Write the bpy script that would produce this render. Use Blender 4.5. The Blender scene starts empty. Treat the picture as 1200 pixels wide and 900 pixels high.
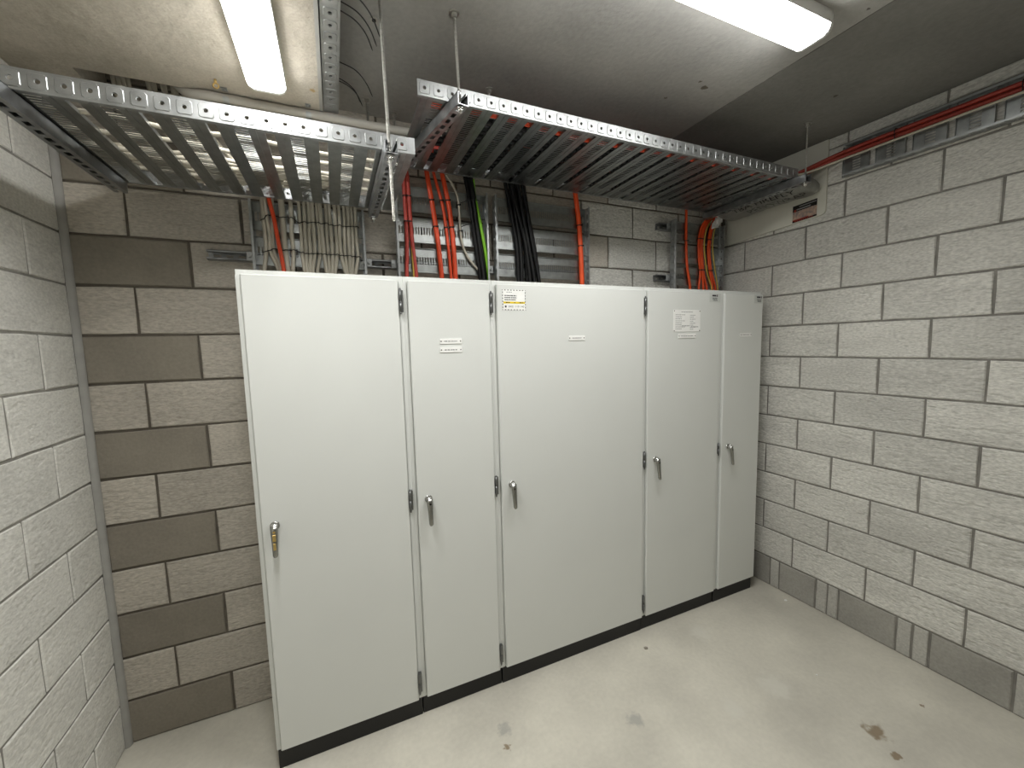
import bpy, math, random
from mathutils import Vector, Matrix, noise
random.seed(7)
SC = bpy.context.scene
COL = SC.collection

# ------------------------------------------------------------------ camera
cam_d = bpy.data.cameras.new('camera'); cam = bpy.data.objects.new('camera', cam_d); COL.objects.link(cam)
cam_d.sensor_width = 36.0; cam_d.sensor_fit = 'HORIZONTAL'; cam_d.lens = 36.0 * 472.76 / 1200.0
cam_d.clip_start = 0.02; cam_d.clip_end = 50
YAW, PITCH, ROLL = 0.4118, -0.0962, -0.0249
f_ = Vector((math.sin(YAW) * math.cos(PITCH), math.cos(YAW) * math.cos(PITCH), math.sin(PITCH)))
r_ = Vector((math.cos(YAW), -math.sin(YAW), 0)); u_ = r_.cross(f_)
R_ = r_ * math.cos(ROLL) + u_ * math.sin(ROLL); U_ = -r_ * math.sin(ROLL) + u_ * math.cos(ROLL)
m = Matrix((R_, U_, -f_)).transposed().to_4x4(); m.translation = Vector((0.944, -2.1886, 1.7198))
cam.matrix_world = m
SC.camera = cam
# ------------------------------------------------------------------ world, exposure
w = bpy.data.worlds.new('world'); SC.world = w; w.use_nodes = True
w.node_tree.nodes['Background'].inputs[0].default_value = (0.02, 0.02, 0.02, 1)
w.node_tree.nodes['Background'].inputs[1].default_value = 0.0
SC.view_settings.view_transform = 'Standard'; SC.view_settings.look = 'None'
SC.view_settings.gamma = 1.0; SC.view_settings.use_curve_mapping = False
SC.view_settings.exposure = 0.0
LAMP = 24.0            # glow of the opal covers of both LED battens
BEAM = 10.5            # downward beam of each batten, watts

# ------------------------------------------------------------------ materials
def lin(c):
    return tuple(((v / 255) / 12.92 if v / 255 <= .04045 else ((v / 255 + .055) / 1.055) ** 2.4) for v in c)
def mat(name, col, rough=.6, metal=0., var=.12, scale=6., bump=0., bscale=60., stretch=(1, 1, 1), rand=0., tint=None,
        rvar=0., fine=0., spec=.5, marks=None, pits=0.):
    M = bpy.data.materials.new(name); M.use_nodes = True
    nt = M.node_tree; N = nt.nodes; Lk = nt.links; B = N['Principled BSDF']
    B.inputs['Roughness'].default_value = rough; B.inputs['Metallic'].default_value = metal
    B.inputs['Specular IOR Level'].default_value = spec
    tc = N.new('ShaderNodeTexCoord'); oi = N.new('ShaderNodeObjectInfo')
    add = N.new('ShaderNodeVectorMath'); add.operation = 'MULTIPLY_ADD'
    Lk.new(oi.outputs['Random'], add.inputs[0]); add.inputs[1].default_value = (37, 53, 71) if rand else (0, 0, 0)
    Lk.new(tc.outputs['Object'], add.inputs[2])
    mp = N.new('ShaderNodeMapping'); mp.inputs['Scale'].default_value = stretch; Lk.new(add.outputs[0], mp.inputs[0])
    n1 = N.new('ShaderNodeTexNoise'); n1.inputs['Scale'].default_value = scale; n1.inputs['Detail'].default_value = 6
    Lk.new(mp.outputs[0], n1.inputs['Vector'])
    mr = N.new('ShaderNodeMapRange'); mr.inputs[1].default_value = .3; mr.inputs[2].default_value = .7
    mr.inputs[3].default_value = 0; mr.inputs[4].default_value = 1; Lk.new(n1.outputs[0], mr.inputs[0])
    mx = N.new('ShaderNodeMix'); mx.data_type = 'RGBA'
    c0 = tuple(v * (1 - var) for v in col); c1 = tuple(min(1, v * (1 + var)) for v in col)
    if tint: c0 = tint
    mx.inputs['A'].default_value = (*c0, 1); mx.inputs['B'].default_value = (*c1, 1)
    Lk.new(mr.outputs[0], mx.inputs['Factor'])
    out = mx.outputs['Result']
    if fine:
        n3 = N.new('ShaderNodeTexNoise'); n3.inputs['Scale'].default_value = scale * 22; n3.inputs['Detail'].default_value = 4
        Lk.new(mp.outputs[0], n3.inputs['Vector'])
        m3 = N.new('ShaderNodeMapRange'); m3.inputs[1].default_value = .25; m3.inputs[2].default_value = .75
        m3.inputs[3].default_value = 1 - fine; m3.inputs[4].default_value = 1 + fine; Lk.new(n3.outputs[0], m3.inputs[0])
        vm = N.new('ShaderNodeVectorMath'); vm.operation = 'SCALE'; Lk.new(out, vm.inputs[0]); Lk.new(m3.outputs[0], vm.inputs['Scale'])
        out = vm.outputs[0]
    if rand:
        m4 = N.new('ShaderNodeMapRange'); m4.inputs[3].default_value = 1 - rand; m4.inputs[4].default_value = 1 + rand
        Lk.new(oi.outputs['Random'], m4.inputs[0])
        vm = N.new('ShaderNodeVectorMath'); vm.operation = 'SCALE'; Lk.new(out, vm.inputs[0]); Lk.new(m4.outputs[0], vm.inputs['Scale'])
        out = vm.outputs[0]
    for (px, py, pr, pc, soft) in (marks or []):           # stains with a shape of their own, object space
        sub = N.new('ShaderNodeVectorMath'); sub.operation = 'SUBTRACT'; sub.inputs[1].default_value = (px, py, 0)
        Lk.new(tc.outputs['Object'], sub.inputs[0])
        fl = N.new('ShaderNodeVectorMath'); fl.operation = 'MULTIPLY'; fl.inputs[1].default_value = (1, 1, 0); Lk.new(sub.outputs[0], fl.inputs[0])
        ln = N.new('ShaderNodeVectorMath'); ln.operation = 'LENGTH'; Lk.new(fl.outputs[0], ln.inputs[0])
        nn = N.new('ShaderNodeTexNoise'); nn.inputs['Scale'].default_value = 1.3 / pr; nn.inputs['Detail'].default_value = 5
        Lk.new(tc.outputs['Object'], nn.inputs['Vector'])
        ma = N.new('ShaderNodeMath'); ma.operation = 'MULTIPLY_ADD'; Lk.new(nn.outputs[0], ma.inputs[0]); ma.inputs[1].default_value = pr * 2.2
        Lk.new(ln.outputs['Value'], ma.inputs[2])
        r2 = N.new('ShaderNodeMapRange'); r2.interpolation_type = 'SMOOTHSTEP'
        r2.inputs[1].default_value = pr * 1.5; r2.inputs[2].default_value = pr * (1.5 + soft); r2.inputs[3].default_value = .8; r2.inputs[4].default_value = 0
        Lk.new(ma.outputs[0], r2.inputs[0])
        m5 = N.new('ShaderNodeMix'); m5.data_type = 'RGBA'; Lk.new(r2.outputs[0], m5.inputs['Factor']); Lk.new(out, m5.inputs['A'])
        m5.inputs['B'].default_value = (*pc, 1); out = m5.outputs['Result']
    Lk.new(out, B.inputs['Base Color'])
    if rvar:
        m6 = N.new('ShaderNodeMapRange'); m6.inputs[3].default_value = rough - rvar; m6.inputs[4].default_value = rough + rvar
        Lk.new(mr.outputs[0], m6.inputs[0]); Lk.new(m6.outputs[0], B.inputs['Roughness'])
    if bump:
        n2 = N.new('ShaderNodeTexNoise'); n2.inputs['Scale'].default_value = bscale; n2.inputs['Detail'].default_value = 5
        Lk.new(mp.outputs[0], n2.inputs['Vector'])
        src = n2.outputs[0]
        if pits:
            vo = N.new('ShaderNodeTexNoise'); vo.inputs['Scale'].default_value = bscale * .45; vo.inputs['Detail'].default_value = 3
            Lk.new(mp.outputs[0], vo.inputs['Vector'])
            mq = N.new('ShaderNodeMapRange'); mq.inputs[1].default_value = .32; mq.inputs[2].default_value = .45
            mq.inputs[3].default_value = -pits; mq.inputs[4].default_value = 0; Lk.new(vo.outputs[0], mq.inputs[0])
            ad = N.new('ShaderNodeMath'); ad.operation = 'ADD'; Lk.new(src, ad.inputs[0]); Lk.new(mq.outputs[0], ad.inputs[1]); src = ad.outputs[0]
        b = N.new('ShaderNodeBump'); b.inputs['Strength'].default_value = bump; b.inputs['Distance'].default_value = .01
        Lk.new(src, b.inputs['Height']); Lk.new(b.outputs[0], B.inputs['Normal'])
    return M
def flat(name, rgb, rough=.5, metal=0., spec=.5):
    return mat(name, lin(rgb), rough, metal, var=.04, scale=20, spec=spec)

M_BLK = mat('block_grey', (.60, .59, .55), .95, var=.10, scale=5, bump=.55, bscale=55, stretch=(.55, .55, 1.5), rand=.09, fine=.26, spec=.2, pits=.7)
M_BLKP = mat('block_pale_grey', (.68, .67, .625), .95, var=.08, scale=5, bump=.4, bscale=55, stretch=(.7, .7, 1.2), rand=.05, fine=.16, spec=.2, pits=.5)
M_BLKB = mat('block_warm_grey', (.47, .435, .38), .95, var=.10, scale=5, bump=.4, bscale=55, stretch=(.55, .55, 1.5), rand=.07, fine=.22, spec=.2, pits=.6)
M_BLKD = mat('block_smooth_brown', (.26, .235, .195), .95, var=.12, scale=4, bump=.15, bscale=70, rand=.06, fine=.08, spec=.2)
M_BLKM = mat('block_infill_grey', (.47, .46, .425), .95, var=.10, scale=5, bump=.3, bscale=55, rand=.05, fine=.16, spec=.2)
M_BLKG = mat('block_dark_grey', (.34, .33, .30), .95, var=.12, scale=4, bump=.2, bscale=70, rand=.06, fine=.10, spec=.2)
M_MORT = mat('mortar', (.22, .21, .19), .95, var=.2, scale=14, bump=.4, bscale=90, spec=.2)
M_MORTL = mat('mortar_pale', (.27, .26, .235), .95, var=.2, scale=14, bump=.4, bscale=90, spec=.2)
M_MORTD = mat('mortar_raked', (.13, .115, .095), .95, var=.2, scale=14, bump=.4, bscale=90, spec=.2)
STN = (.20, .14, .075); PALE = (.62, .60, .53); GRY = (.36, .35, .32)
M_FLOOR = mat('floor_concrete', (.585, .56, .485), .85, var=.13, scale=2.2, bump=.12, bscale=45, fine=.05, spec=.25, tint=(.49, .468, .408),
              marks=[(3.01, -1.34, .05, STN, .6), (2.96, -1.43, .028, STN, .5), (2.83, -.57, .05, PALE, 1.3), (1.54, -.64, .03, GRY, 1.0), (2.55, -1.0, .04, PALE, 1.3),
                     (2.85, -1.0, .06, PALE, 1.3), (1.52, -.72, .02, STN, .5), (3.35, -1.36, .012, STN, .5), (2.1, -.85, .035, GRY, 1.0)])
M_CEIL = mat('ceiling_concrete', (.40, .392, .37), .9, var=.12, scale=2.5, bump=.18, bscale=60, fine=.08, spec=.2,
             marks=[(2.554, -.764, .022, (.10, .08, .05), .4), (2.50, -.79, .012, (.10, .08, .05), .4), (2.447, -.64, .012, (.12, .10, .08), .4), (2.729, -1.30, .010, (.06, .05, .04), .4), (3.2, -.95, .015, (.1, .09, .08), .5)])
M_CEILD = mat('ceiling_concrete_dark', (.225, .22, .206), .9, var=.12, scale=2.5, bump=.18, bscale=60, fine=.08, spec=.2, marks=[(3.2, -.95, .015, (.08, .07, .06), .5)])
M_SOF = mat('soffit_render', (.49, .45, .385), .92, var=.12, scale=5, bump=.7, bscale=26, fine=.10, spec=.2, tint=(.38, .345, .285),
            marks=[(.93, -.40, .012, (.45, .30, .12), .8)])
M_SEAL = mat('sealant', (.36, .355, .335), .7, var=.08, scale=15, bump=.15, bscale=40)
M_CAB = mat('powder_coat_grey', (.70, .715, .69), .42, var=.012, scale=3, bump=.02, bscale=300, spec=.4)
M_BLACK = flat('plinth_black', (14, 14, 15), .5)
M_GALV = mat('galvanised_steel', (.40, .413, .415), .40, metal=.8, var=.16, scale=28, rvar=.03, fine=.05)
M_STRIP = mat('galvanised_strip', (.36, .375, .37), .36, metal=1.0, var=.16, scale=28, rvar=.03, fine=.05)
M_GALVD = mat('galvanised_channel', (.38, .39, .40), .38, metal=.95, var=.2, scale=30, rvar=.1)
M_CHROME = mat('chrome', (.75, .75, .74), .16, metal=1., var=.04, scale=10)
M_LEVER = mat('satin_lever', (.34, .34, .32), .26, metal=1., var=.06, scale=20)
M_STEEL = mat('hinge_steel', (.20, .205, .205), .42, metal=1., var=.1, scale=30)
M_BRASS = mat('brass', (.72, .52, .20), .3, metal=1., var=.1, scale=30)
M_ROD = mat('zinc_rod', (.55, .54, .50), .4, metal=.8, var=.15, scale=40, bump=.8, bscale=260, stretch=(.1, .1, 3))
M_ORG = mat('cable_orange', lin((232, 82, 30)), .42, var=.06, scale=8)
M_RED = mat('cable_orange_red', lin((220, 74, 32)), .42, var=.06, scale=8)
M_RED_SHADE = mat('cable_orange_red_shaded', lin((150, 50, 36)), .5, var=.06, scale=8)  # orange-red cables of the right wall tray, shade under its flange put into the colour
M_PINK = mat('cable_dull_red', lin((188, 72, 62)), .5, var=.06, scale=8)
M_WHT = mat('cable_pale_grey', lin((184, 178, 163)), .5, var=.06, scale=10, rand=.08)
M_BLKC = flat('cable_black', (12, 12, 13), .5, spec=.3)
M_GRN = flat('cable_lime_green', (126, 190, 40), .45)
M_YEL = flat('cable_yellow', (205, 180, 80), .45)
M_TIE = flat('tie_black', (12, 12, 12), .5)
M_PVC = mat('conduit_grey', lin((176, 172, 164)), .5, var=.05, scale=10)
M_LBL = flat('label_white', (243, 243, 240), .4)
M_INK = flat('ink', (45, 45, 48), .5)
M_INKL = flat('ink_pale', (150, 150, 150), .5)
M_YST = flat('label_yellow', (232, 205, 40), .4)
M_LABG = flat('label_silver', (205, 208, 204), .35)
M_BOARD = mat('fire_board_coating', lin((206, 205, 194)), .7, var=.06, scale=4, bump=.1, bscale=40)
M_WRAP = mat('fire_wrap_foil', (.25, .25, .228), .45, metal=.25, var=.2, scale=20, bump=.5, bscale=35)
M_PHOTO = mat('label_photo_print', lin((178, 150, 128)), .35, var=.35, scale=60, tint=lin((120, 116, 122)))
M_LBLK = flat('label_black', (18, 16, 16), .3)
M_LRED = flat('label_red', (150, 52, 40), .35)
M_WBODY = flat('lamp_body_white', (225, 225, 222), .5)
M_ANC = flat('anchor_dark', (40, 36, 32), .6, .5)
def emit(name, col, s):
    M = bpy.data.materials.new(name); M.use_nodes = True; nt = M.node_tree; nt.nodes.clear()
    e = nt.nodes.new('ShaderNodeEmission'); e.inputs[0].default_value = (*col, 1); e.inputs[1].default_value = s
    o = nt.nodes.new('ShaderNodeOutputMaterial'); nt.links.new(e.outputs[0], o.inputs[0]); return M
M_LAMP = emit('lamp_diffuser', (1.0, .995, .965), LAMP)

# ------------------------------------------------------------------ mesh helpers
V = Vector
class MB:
    def __init__(s): s.v = []; s.f = []; s.m = []; s.sm = []
    def add(s, vs, fs, mi=0, smooth=False):
        o = len(s.v); s.v += [V(p) for p in vs]
        for f in fs: s.f.append([i + o for i in f]); s.m.append(mi); s.sm.append(smooth)
        return s
    def box(s, a, b, mi=0):
        x0, x1 = sorted((a[0], b[0])); y0, y1 = sorted((a[1], b[1])); z0, z1 = sorted((a[2], b[2]))
        s.add([(x0, y0, z0), (x1, y0, z0), (x1, y1, z0), (x0, y1, z0), (x0, y0, z1), (x1, y0, z1), (x1, y1, z1), (x0, y1, z1)],
              [(3, 2, 1, 0), (4, 5, 6, 7), (0, 1, 5, 4), (1, 2, 6, 5), (2, 3, 7, 6), (3, 0, 4, 7)], mi); return s
    def cbox(s, a, b, c, mi=0):                                   # box with chamfered edges all round
        x0, x1 = sorted((a[0], b[0])); y0, y1 = sorted((a[1], b[1])); z0, z1 = sorted((a[2], b[2]))
        vs = []; idx = {}
        for sx in (0, 1):
            for sy in (0, 1):
                for sz in (0, 1):
                    for ax in range(3):
                        p = [(x0, x1)[sx], (y0, y1)[sy], (z0, z1)[sz]]
                        for k in range(3):
                            if k != ax: p[k] += c * (1 - 2 * (sx, sy, sz)[k])
                        idx[(sx, sy, sz, ax)] = len(vs); vs.append(p)
        fs = []
        I = lambda a_, ax: idx[(*a_, ax)]
        for ax in range(3):
            o1, o2 = [k for k in range(3) if k != ax]
            for sgn in (0, 1):
                q = []
                for (p, r) in ((0, 0), (1, 0), (1, 1), (0, 1)):
                    k = [0, 0, 0]; k[ax] = sgn; k[o1] = p; k[o2] = r; q.append(I(k, ax))
                fs.append(q)
            for p in (0, 1):
                for r in (0, 1):
                    k0 = [0, 0, 0]; k0[o1] = p; k0[o2] = r; k1 = list(k0); k1[ax] = 1
                    fs.append([I(k0, o1), I(k1, o1), I(k1, o2), I(k0, o2)])
        for sx in (0, 1):
            for sy in (0, 1):
                for sz in (0, 1): fs.append([idx[(sx, sy, sz, k)] for k in range(3)])
        s.add(vs, fs, mi); s.fixn = True; return s
    def prism(s, poly, ax, lo, hi, mi=0):                         # polygon in the two other axes, extruded along ax
        n = len(poly); vs = []
        for h in (lo, hi):
            for p in poly:
                q = list(p); q.insert(ax, h); vs.append(q)
        s.add(vs, [list(range(n))[::-1], list(range(n, 2 * n))] + [(i, (i + 1) % n, n + (i + 1) % n, n + i) for i in range(n)], mi)
        s.fixn = True; return s
    def tube(s, pts, r, n=8, mi=0, caps=True, smooth=True):
        pts = [V(p) for p in pts]; rs = r if isinstance(r, (list, tuple)) else [r] * len(pts)
        vs = []; fs = []; up = None
        for i, p in enumerate(pts):
            t = (pts[min(i + 1, len(pts) - 1)] - pts[max(i - 1, 0)]).normalized()
            if up is None:
                up = V((0, 0, 1)) if abs(t.z) < .9 else V((1, 0, 0))
            a = (up - t * up.dot(t)).normalized(); b = t.cross(a); up = a
            for k in range(n):
                an = 2 * math.pi * k / n; vs.append(p + (a * math.cos(an) + b * math.sin(an)) * rs[i])
        for i in range(len(pts) - 1):
            for k in range(n): fs.append((i * n + k, i * n + (k + 1) % n, (i + 1) * n + (k + 1) % n, (i + 1) * n + k))
        s.add(vs, fs, mi, smooth)
        if caps:
            o = len(s.v) - len(vs); s.f.append([o + k for k in range(n)][::-1]); s.f.append([o + (len(pts) - 1) * n + k for k in range(n)])
            s.m += [mi, mi]; s.sm += [False, False]
        return s
    def cyl(s, a, b, r, n=12, mi=0, r2=None): return s.tube([a, b], [r, r2 if r2 is not None else r], n, mi)
    def mesh(s, name, mats, center=True, org=None):
        if org is None:
            if center:
                lo = [min(p[k] for p in s.v) for k in range(3)]; hi = [max(p[k] for p in s.v) for k in range(3)]
                org = V(((lo[0] + hi[0]) / 2, (lo[1] + hi[1]) / 2, lo[2]))
            else: org = V((0, 0, 0))
        me = bpy.data.meshes.new(name); me.from_pydata([p - org for p in s.v], [], s.f)
        for M in (mats if isinstance(mats, (list, tuple)) else [mats]): me.materials.append(M)
        me.polygons.foreach_set('material_index', s.m); me.polygons.foreach_set('use_smooth', s.sm)
        me.update()
        if getattr(s, 'fixn', False):
            import bmesh
            b = bmesh.new(); b.from_mesh(me); bmesh.ops.recalc_face_normals(b, faces=b.faces); b.to_mesh(me); b.free()
        return me, org
ORG = {}
def place(name, me, org, parent=None):
    o = bpy.data.objects.new(name, me); COL.objects.link(o)
    if parent is not None:
        o.parent = parent; o.location = org - ORG[parent.name]
    else: o.location = org
    ORG[o.name] = V(org); return o
def build(mb, name, mats, parent=None, center=True):
    me, org = mb.mesh(name, mats, center); return place(name, me, org, parent)
def tag(o, label, cat=None, group=None, kind=None):
    o['label'] = label
    if cat: o['category'] = cat
    if group: o['group'] = group
    if kind: o['kind'] = kind
    return o
def thing(name, loc, label, cat, group=None):
    o = bpy.data.objects.new(name, None); COL.objects.link(o); o.location = loc; o.empty_display_size = .05
    ORG[o.name] = V(loc); return tag(o, label, cat, group)
def again(o, org, parent):
    c = o.copy(); COL.objects.link(c); c.parent = parent; c.location = V(org) - ORG[parent.name]; ORG[c.name] = V(org); return c
def spline(pts, k=6):
    pts = [V(p) for p in pts]; out = []
    for i in range(len(pts) - 1):
        p0 = pts[i - 1] if i else pts[0] * 2 - pts[1]; p1, p2 = pts[i], pts[i + 1]
        p3 = pts[i + 2] if i + 2 < len(pts) else p2 * 2 - p1
        for j in range(k):
            t = j / k
            out.append(.5 * ((2 * p1) + (p2 - p0) * t + (2 * p0 - 5 * p1 + 4 * p2 - p3) * t * t + (3 * p1 - p0 - 3 * p2 + p3) * t ** 3))
    out.append(pts[-1]); return out
def text_geo(s, size):
    cu = bpy.data.curves.new('t', 'FONT'); cu.body = s; cu.size = size; cu.align_x = 'CENTER'; cu.align_y = 'CENTER'; cu.resolution_u = 2
    ob = bpy.data.objects.new('t', cu); COL.objects.link(ob)
    dg = bpy.context.evaluated_depsgraph_get(); ev = ob.evaluated_get(dg); me = ev.to_mesh()
    vs = [(v.co.x, v.co.y) for v in me.vertices]; fs = [tuple(p.vertices) for p in me.polygons]
    ev.to_mesh_clear(); bpy.data.objects.remove(ob); bpy.data.curves.remove(cu); return vs, fs

# ------------------------------------------------------------------ room shell
XR, SK = 3.632, 0.0185          # right wall foot and its slight skew
YB = -3.35                      # rear wall behind the camera
ZC, ZS = 2.86, 2.70             # slab soffit, lower rendered soffit on the left
YS = -0.245                     # back edge of the lower soffit
XS = 0.962                      # right edge of the lower soffit

fl = MB().box((-.3, YB - .2, -.12), (XR + .5, .2, 0))
tag(build(fl, 'floor', M_FLOOR, center=False), 'pale grey concrete floor with patches and stains', 'floor', kind='structure')
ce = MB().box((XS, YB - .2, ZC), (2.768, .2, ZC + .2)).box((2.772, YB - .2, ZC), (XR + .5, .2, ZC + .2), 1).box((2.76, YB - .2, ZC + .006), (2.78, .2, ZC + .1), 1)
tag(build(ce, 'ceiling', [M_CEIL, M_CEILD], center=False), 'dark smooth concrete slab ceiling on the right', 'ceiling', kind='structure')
so = MB().box((-.3, YB - .2, ZS), (XS - .012, YS, ZS + .3)).box((-.3, YS, ZS), (.185, .1, ZS + .3))
tag(build(so, 'ceiling_soffit', M_SOF, center=False), 'rough rendered lower ceiling on the left', 'ceiling', kind='structure')
sh_ = MB().box((-.3, YS, 3.35), (XS + .1, .2, 3.45)).box((XS, YS - .02, ZC + .19), (XS + .1, .2, 3.4)).box((-.3, YS - .06, ZS + .29), (XS + .05, YS, 3.4))
tag(build(sh_, 'ceiling_shaft', M_CEIL, center=False), 'dark cable shaft above the back edge of the lower ceiling', 'shaft', kind='structure')
tr = MB().box((XS - .012, YB, ZS - .003), (XS, YS, ZC + .05))
tag(build(tr, 'trim_1', M_SEAL), 'grey strip along the right edge of the lower ceiling', 'trim', kind='structure')
rw = MB().box((-.3, YB - .2, 0), (XR + .5, YB, 3.4))
tag(build(rw, 'wall_rear', M_BLK), 'block wall behind the viewer', 'wall', kind='structure')

BM = {}
def block_mesh(kind, w, h, var):
    """block face in local axes: u right, z up, front face towards -y at y=0, body behind; chamfered, slightly uneven"""
    key = (kind, round(w, 3), round(h, 3), var)
    if key in BM: return BM[key]
    rr = random.Random(hash((round(w * 1000), round(h * 1000), var)) & 0xffff)
    c = .004; nz = 4; nx = max(2, int(w / .08))
    outer = []; inner = []
    def ring(off):
        p = []
        for i in range(nx): p.append((-w / 2 + off + (w - 2 * off) * i / nx, off))
        p2 = [(x, z) for x, z in p]
        right = [(w / 2 - off, off + (h - 2 * off) * i / 2) for i in range(2)]
        top = [(w / 2 - off - (w - 2 * off) * i / nx, h - off) for i in range(nx)]
        left = [(-w / 2 + off, h - off - (h - 2 * off) * i / 2) for i in range(2)]
        return p2 + right + top + left
    mb = MB(); n = None
    rings = []
    for off, y in ((0, .03), (0, c), (c, 0)):
        R = ring(off); n = len(R); vs = []
        for i, (x, z) in enumerate(R):
            j = .0018 if y < .02 else 0
            vs.append((x + rr.uniform(-j, j), y + (rr.uniform(-.0008, .0008) if y == 0 else 0), z + rr.uniform(-j, j)))
        rings.append(vs)
    vs = rings[0] + rings[1] + rings[2]; fs = []
    for a in (0, 1):
        for i in range(n): fs.append((a * n + i, a * n + (i + 1) % n, (a + 1) * n + (i + 1) % n, (a + 1) * n + i))
    fs.append(list(range(2 * n, 3 * n)))
    mb.add(vs, fs); mb.fixn = True
    me, _ = mb.mesh('block', {'g': M_BLK, 'p': M_BLKP, 'm': M_BLKM, 'b': M_BLKB, 'd': M_BLKD, 'k': M_BLKG}[kind], center=False)
    BM[key] = me; return me
def lay(wall, rows, u0, u1, joint0, pos, rotz, kindf, skip=None, gap=.010, special=None):
    """lay courses between u0 and u1 (along the wall); pos(u,z) -> local position; joint0(r) -> phase of the vertical joints"""
    for r in range(rows):
        z0 = .2 * r + gap / 2 if r else .004; z1 = min(.2 * (r + 1) - gap / 2, ZC + .0)
        if r == rows - 1: z1 = ZC
        if z1 - z0 < .03: continue
        if special and r in special: js = special[r]
        else:
            js = [u0]; j = joint0(r)
            while j < u1 - .015:
                if j > u0 + .015: js.append(j)
                j += .4
            js.append(u1)
        for a, b in zip(js[:-1], js[1:]):
            w = b - a - gap
            if w < .012: continue
            if skip and skip(a, b, z0, z1): continue
            k = kindf(r, a, b)
            me = block_mesh(k, w, z1 - z0, random.randrange(3))
            o = bpy.data.objects.new('block', me); COL.objects.link(o); o.parent = wall
            o.location = pos((a + b) / 2, z0) - ORG[wall.name]; o.rotation_euler.z = rotz

# back wall (faces -y)
bw = MB().box((-.02, .007, 0), (XR + .02, .2, 3.4))
wall_back = tag(build(bw, 'wall_back', M_MORTD, center=False), 'grey brown concrete block wall behind the cabinets', 'wall', kind='structure')
def kb(r, a, b):
    if b < .75: return 'd' if (r % 2 == 0 and b < .45) else 'b'
    return 'g' if a > 2.3 else 'b'
lay(wall_back, 15, .012, XR - .004, lambda r: .4 if r % 2 == 0 else .2, lambda u, z: V((u, 0, z)), 0, kb,
    skip=lambda a, b, z0, z1: a > .66 and b < 3.46 and z1 < 1.99)
# left wall (faces +x): u runs along -y
lw = MB().box((-.2, YB, 0), (-.004, .0, 3.4))
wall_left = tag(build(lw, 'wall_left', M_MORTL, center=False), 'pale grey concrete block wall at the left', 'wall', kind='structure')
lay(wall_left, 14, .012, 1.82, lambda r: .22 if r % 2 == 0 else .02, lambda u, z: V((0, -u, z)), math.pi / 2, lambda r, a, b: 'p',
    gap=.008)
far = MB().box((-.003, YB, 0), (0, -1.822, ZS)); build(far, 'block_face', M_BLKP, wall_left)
# right wall (faces -x), slightly skewed: local frame, u runs along -y
rwl = MB().box((.006, YB, 0), (.2, .02, 3.0))
me, org = rwl.mesh('wall_right', M_MORT, center=False)
wall_right = place('wall_right', me, V((0, 0, 0))); wall_right.location = (XR, 0, 0); wall_right.rotation_euler.z = SK
tag(wall_right, 'pale grey concrete block wall at the right', 'wall', kind='structure')
row0 = [.012, .06, .44, .502, .73, .795, .855, 1.129, 1.196, 1.263, 1.545, 1.61, 1.675, 1.95, 2.015, 2.08, 2.35]
def kr(r, a, b):
    if r == 0: return 'k' if (b - a) > .2 else 'm'
    return 'g'
lay(wall_right, 15, .012, 2.35, lambda r: .18 if r % 2 == 1 else .38, lambda u, z: V((0, -u, z)), -math.pi / 2, kr, special={0: row0})
farr = MB().box((0, YB, 0), (.005, -2.352, ZC)); build(farr, 'block_face', M_BLK, wall_right)
# sealant bead in the left corner, thin one in the right corner
bead = MB(); q = []
for i in range(7):
    a = math.pi / 2 * i / 6; q.append((.020 * math.cos(a) ** .9 if i < 6 else 0, -.020 * math.sin(a) if i else 0))
bead.prism([(0, 0)] + [(x + .001, y - .001) for x, y in q], 2, 0, ZS)
tag(build(bead, 'trim_2', M_SEAL), 'grey sealant bead in the corner at the left', 'trim', kind='structure')

# ------------------------------------------------------------------ LED battens
def batten(label, p0, p1, z_top, h, wd):
    a, b = V(p0), V(p1); ctr = (a + b) / 2; d = (b - a).normalized(); L = (b - a).length; s = V((d.y, -d.x, 0))
    root = thing('light_batten', (ctr.x, ctr.y, z_top - h), label, 'lamp', 'LED ceiling battens')
    def prof(pts, t0, t1, M, name):
        mb = MB(); n = len(pts); vs = []
        for t in (t0, t1):
            for (u, z) in pts: vs.append(ctr + d * t + s * u + V((0, 0, z_top + z - ctr.z)))
        mb.add(vs, [list(range(n)), list(range(n, 2 * n))] + [(i, (i + 1) % n, n + (i + 1) % n, n + i) for i in range(n)]); mb.fixn = True
        return build(mb, name, M, root)
    body = [(-wd * .5, 0), (wd * .5, 0), (wd * .5, -h * .58), (-wd * .5, -h * .58)]
    dif = [(-wd * .49, -h * .56), (wd * .49, -h * .56), (wd * .49, -h * .66), (wd * .43, -h * .88), (wd * .30, -h), (-wd * .30, -h), (-wd * .43, -h * .88), (-wd * .49, -h * .66)]
    cap = [(u * 1.03, z * 1.005 if z < -h * .57 else 0) for u, z in dif]
    prof(body, -L / 2 + .004, L / 2 - .004, M_WBODY, 'body')
    prof(dif, -L / 2 + .012, L / 2 - .012, M_LAMP, 'diffuser')
    prof(cap, -L / 2, -L / 2 + .012, M_WBODY, 'end_cap'); prof(cap, L / 2 - .012, L / 2, M_WBODY, 'end_cap')
    la = bpy.data.lights.new('batten_beam', 'AREA'); la.shape = 'RECTANGLE'; la.size = wd * .9; la.size_y = L - .03
    la.energy = BEAM; la.color = (1.0, .995, .965); la.spread = math.radians(140)
    lo = bpy.data.objects.new('batten_beam', la); COL.objects.link(lo); lo.parent = root; lo.location = (0, 0, -.002)
    lo.rotation_euler.z = math.atan2(d.y, d.x) - math.pi / 2
    return root
batten('white LED batten lamp on the rough lower ceiling above the left cabinets', (.782, -1.65, 0), (.782, -.44, 0), ZS, .062, .122)
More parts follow.
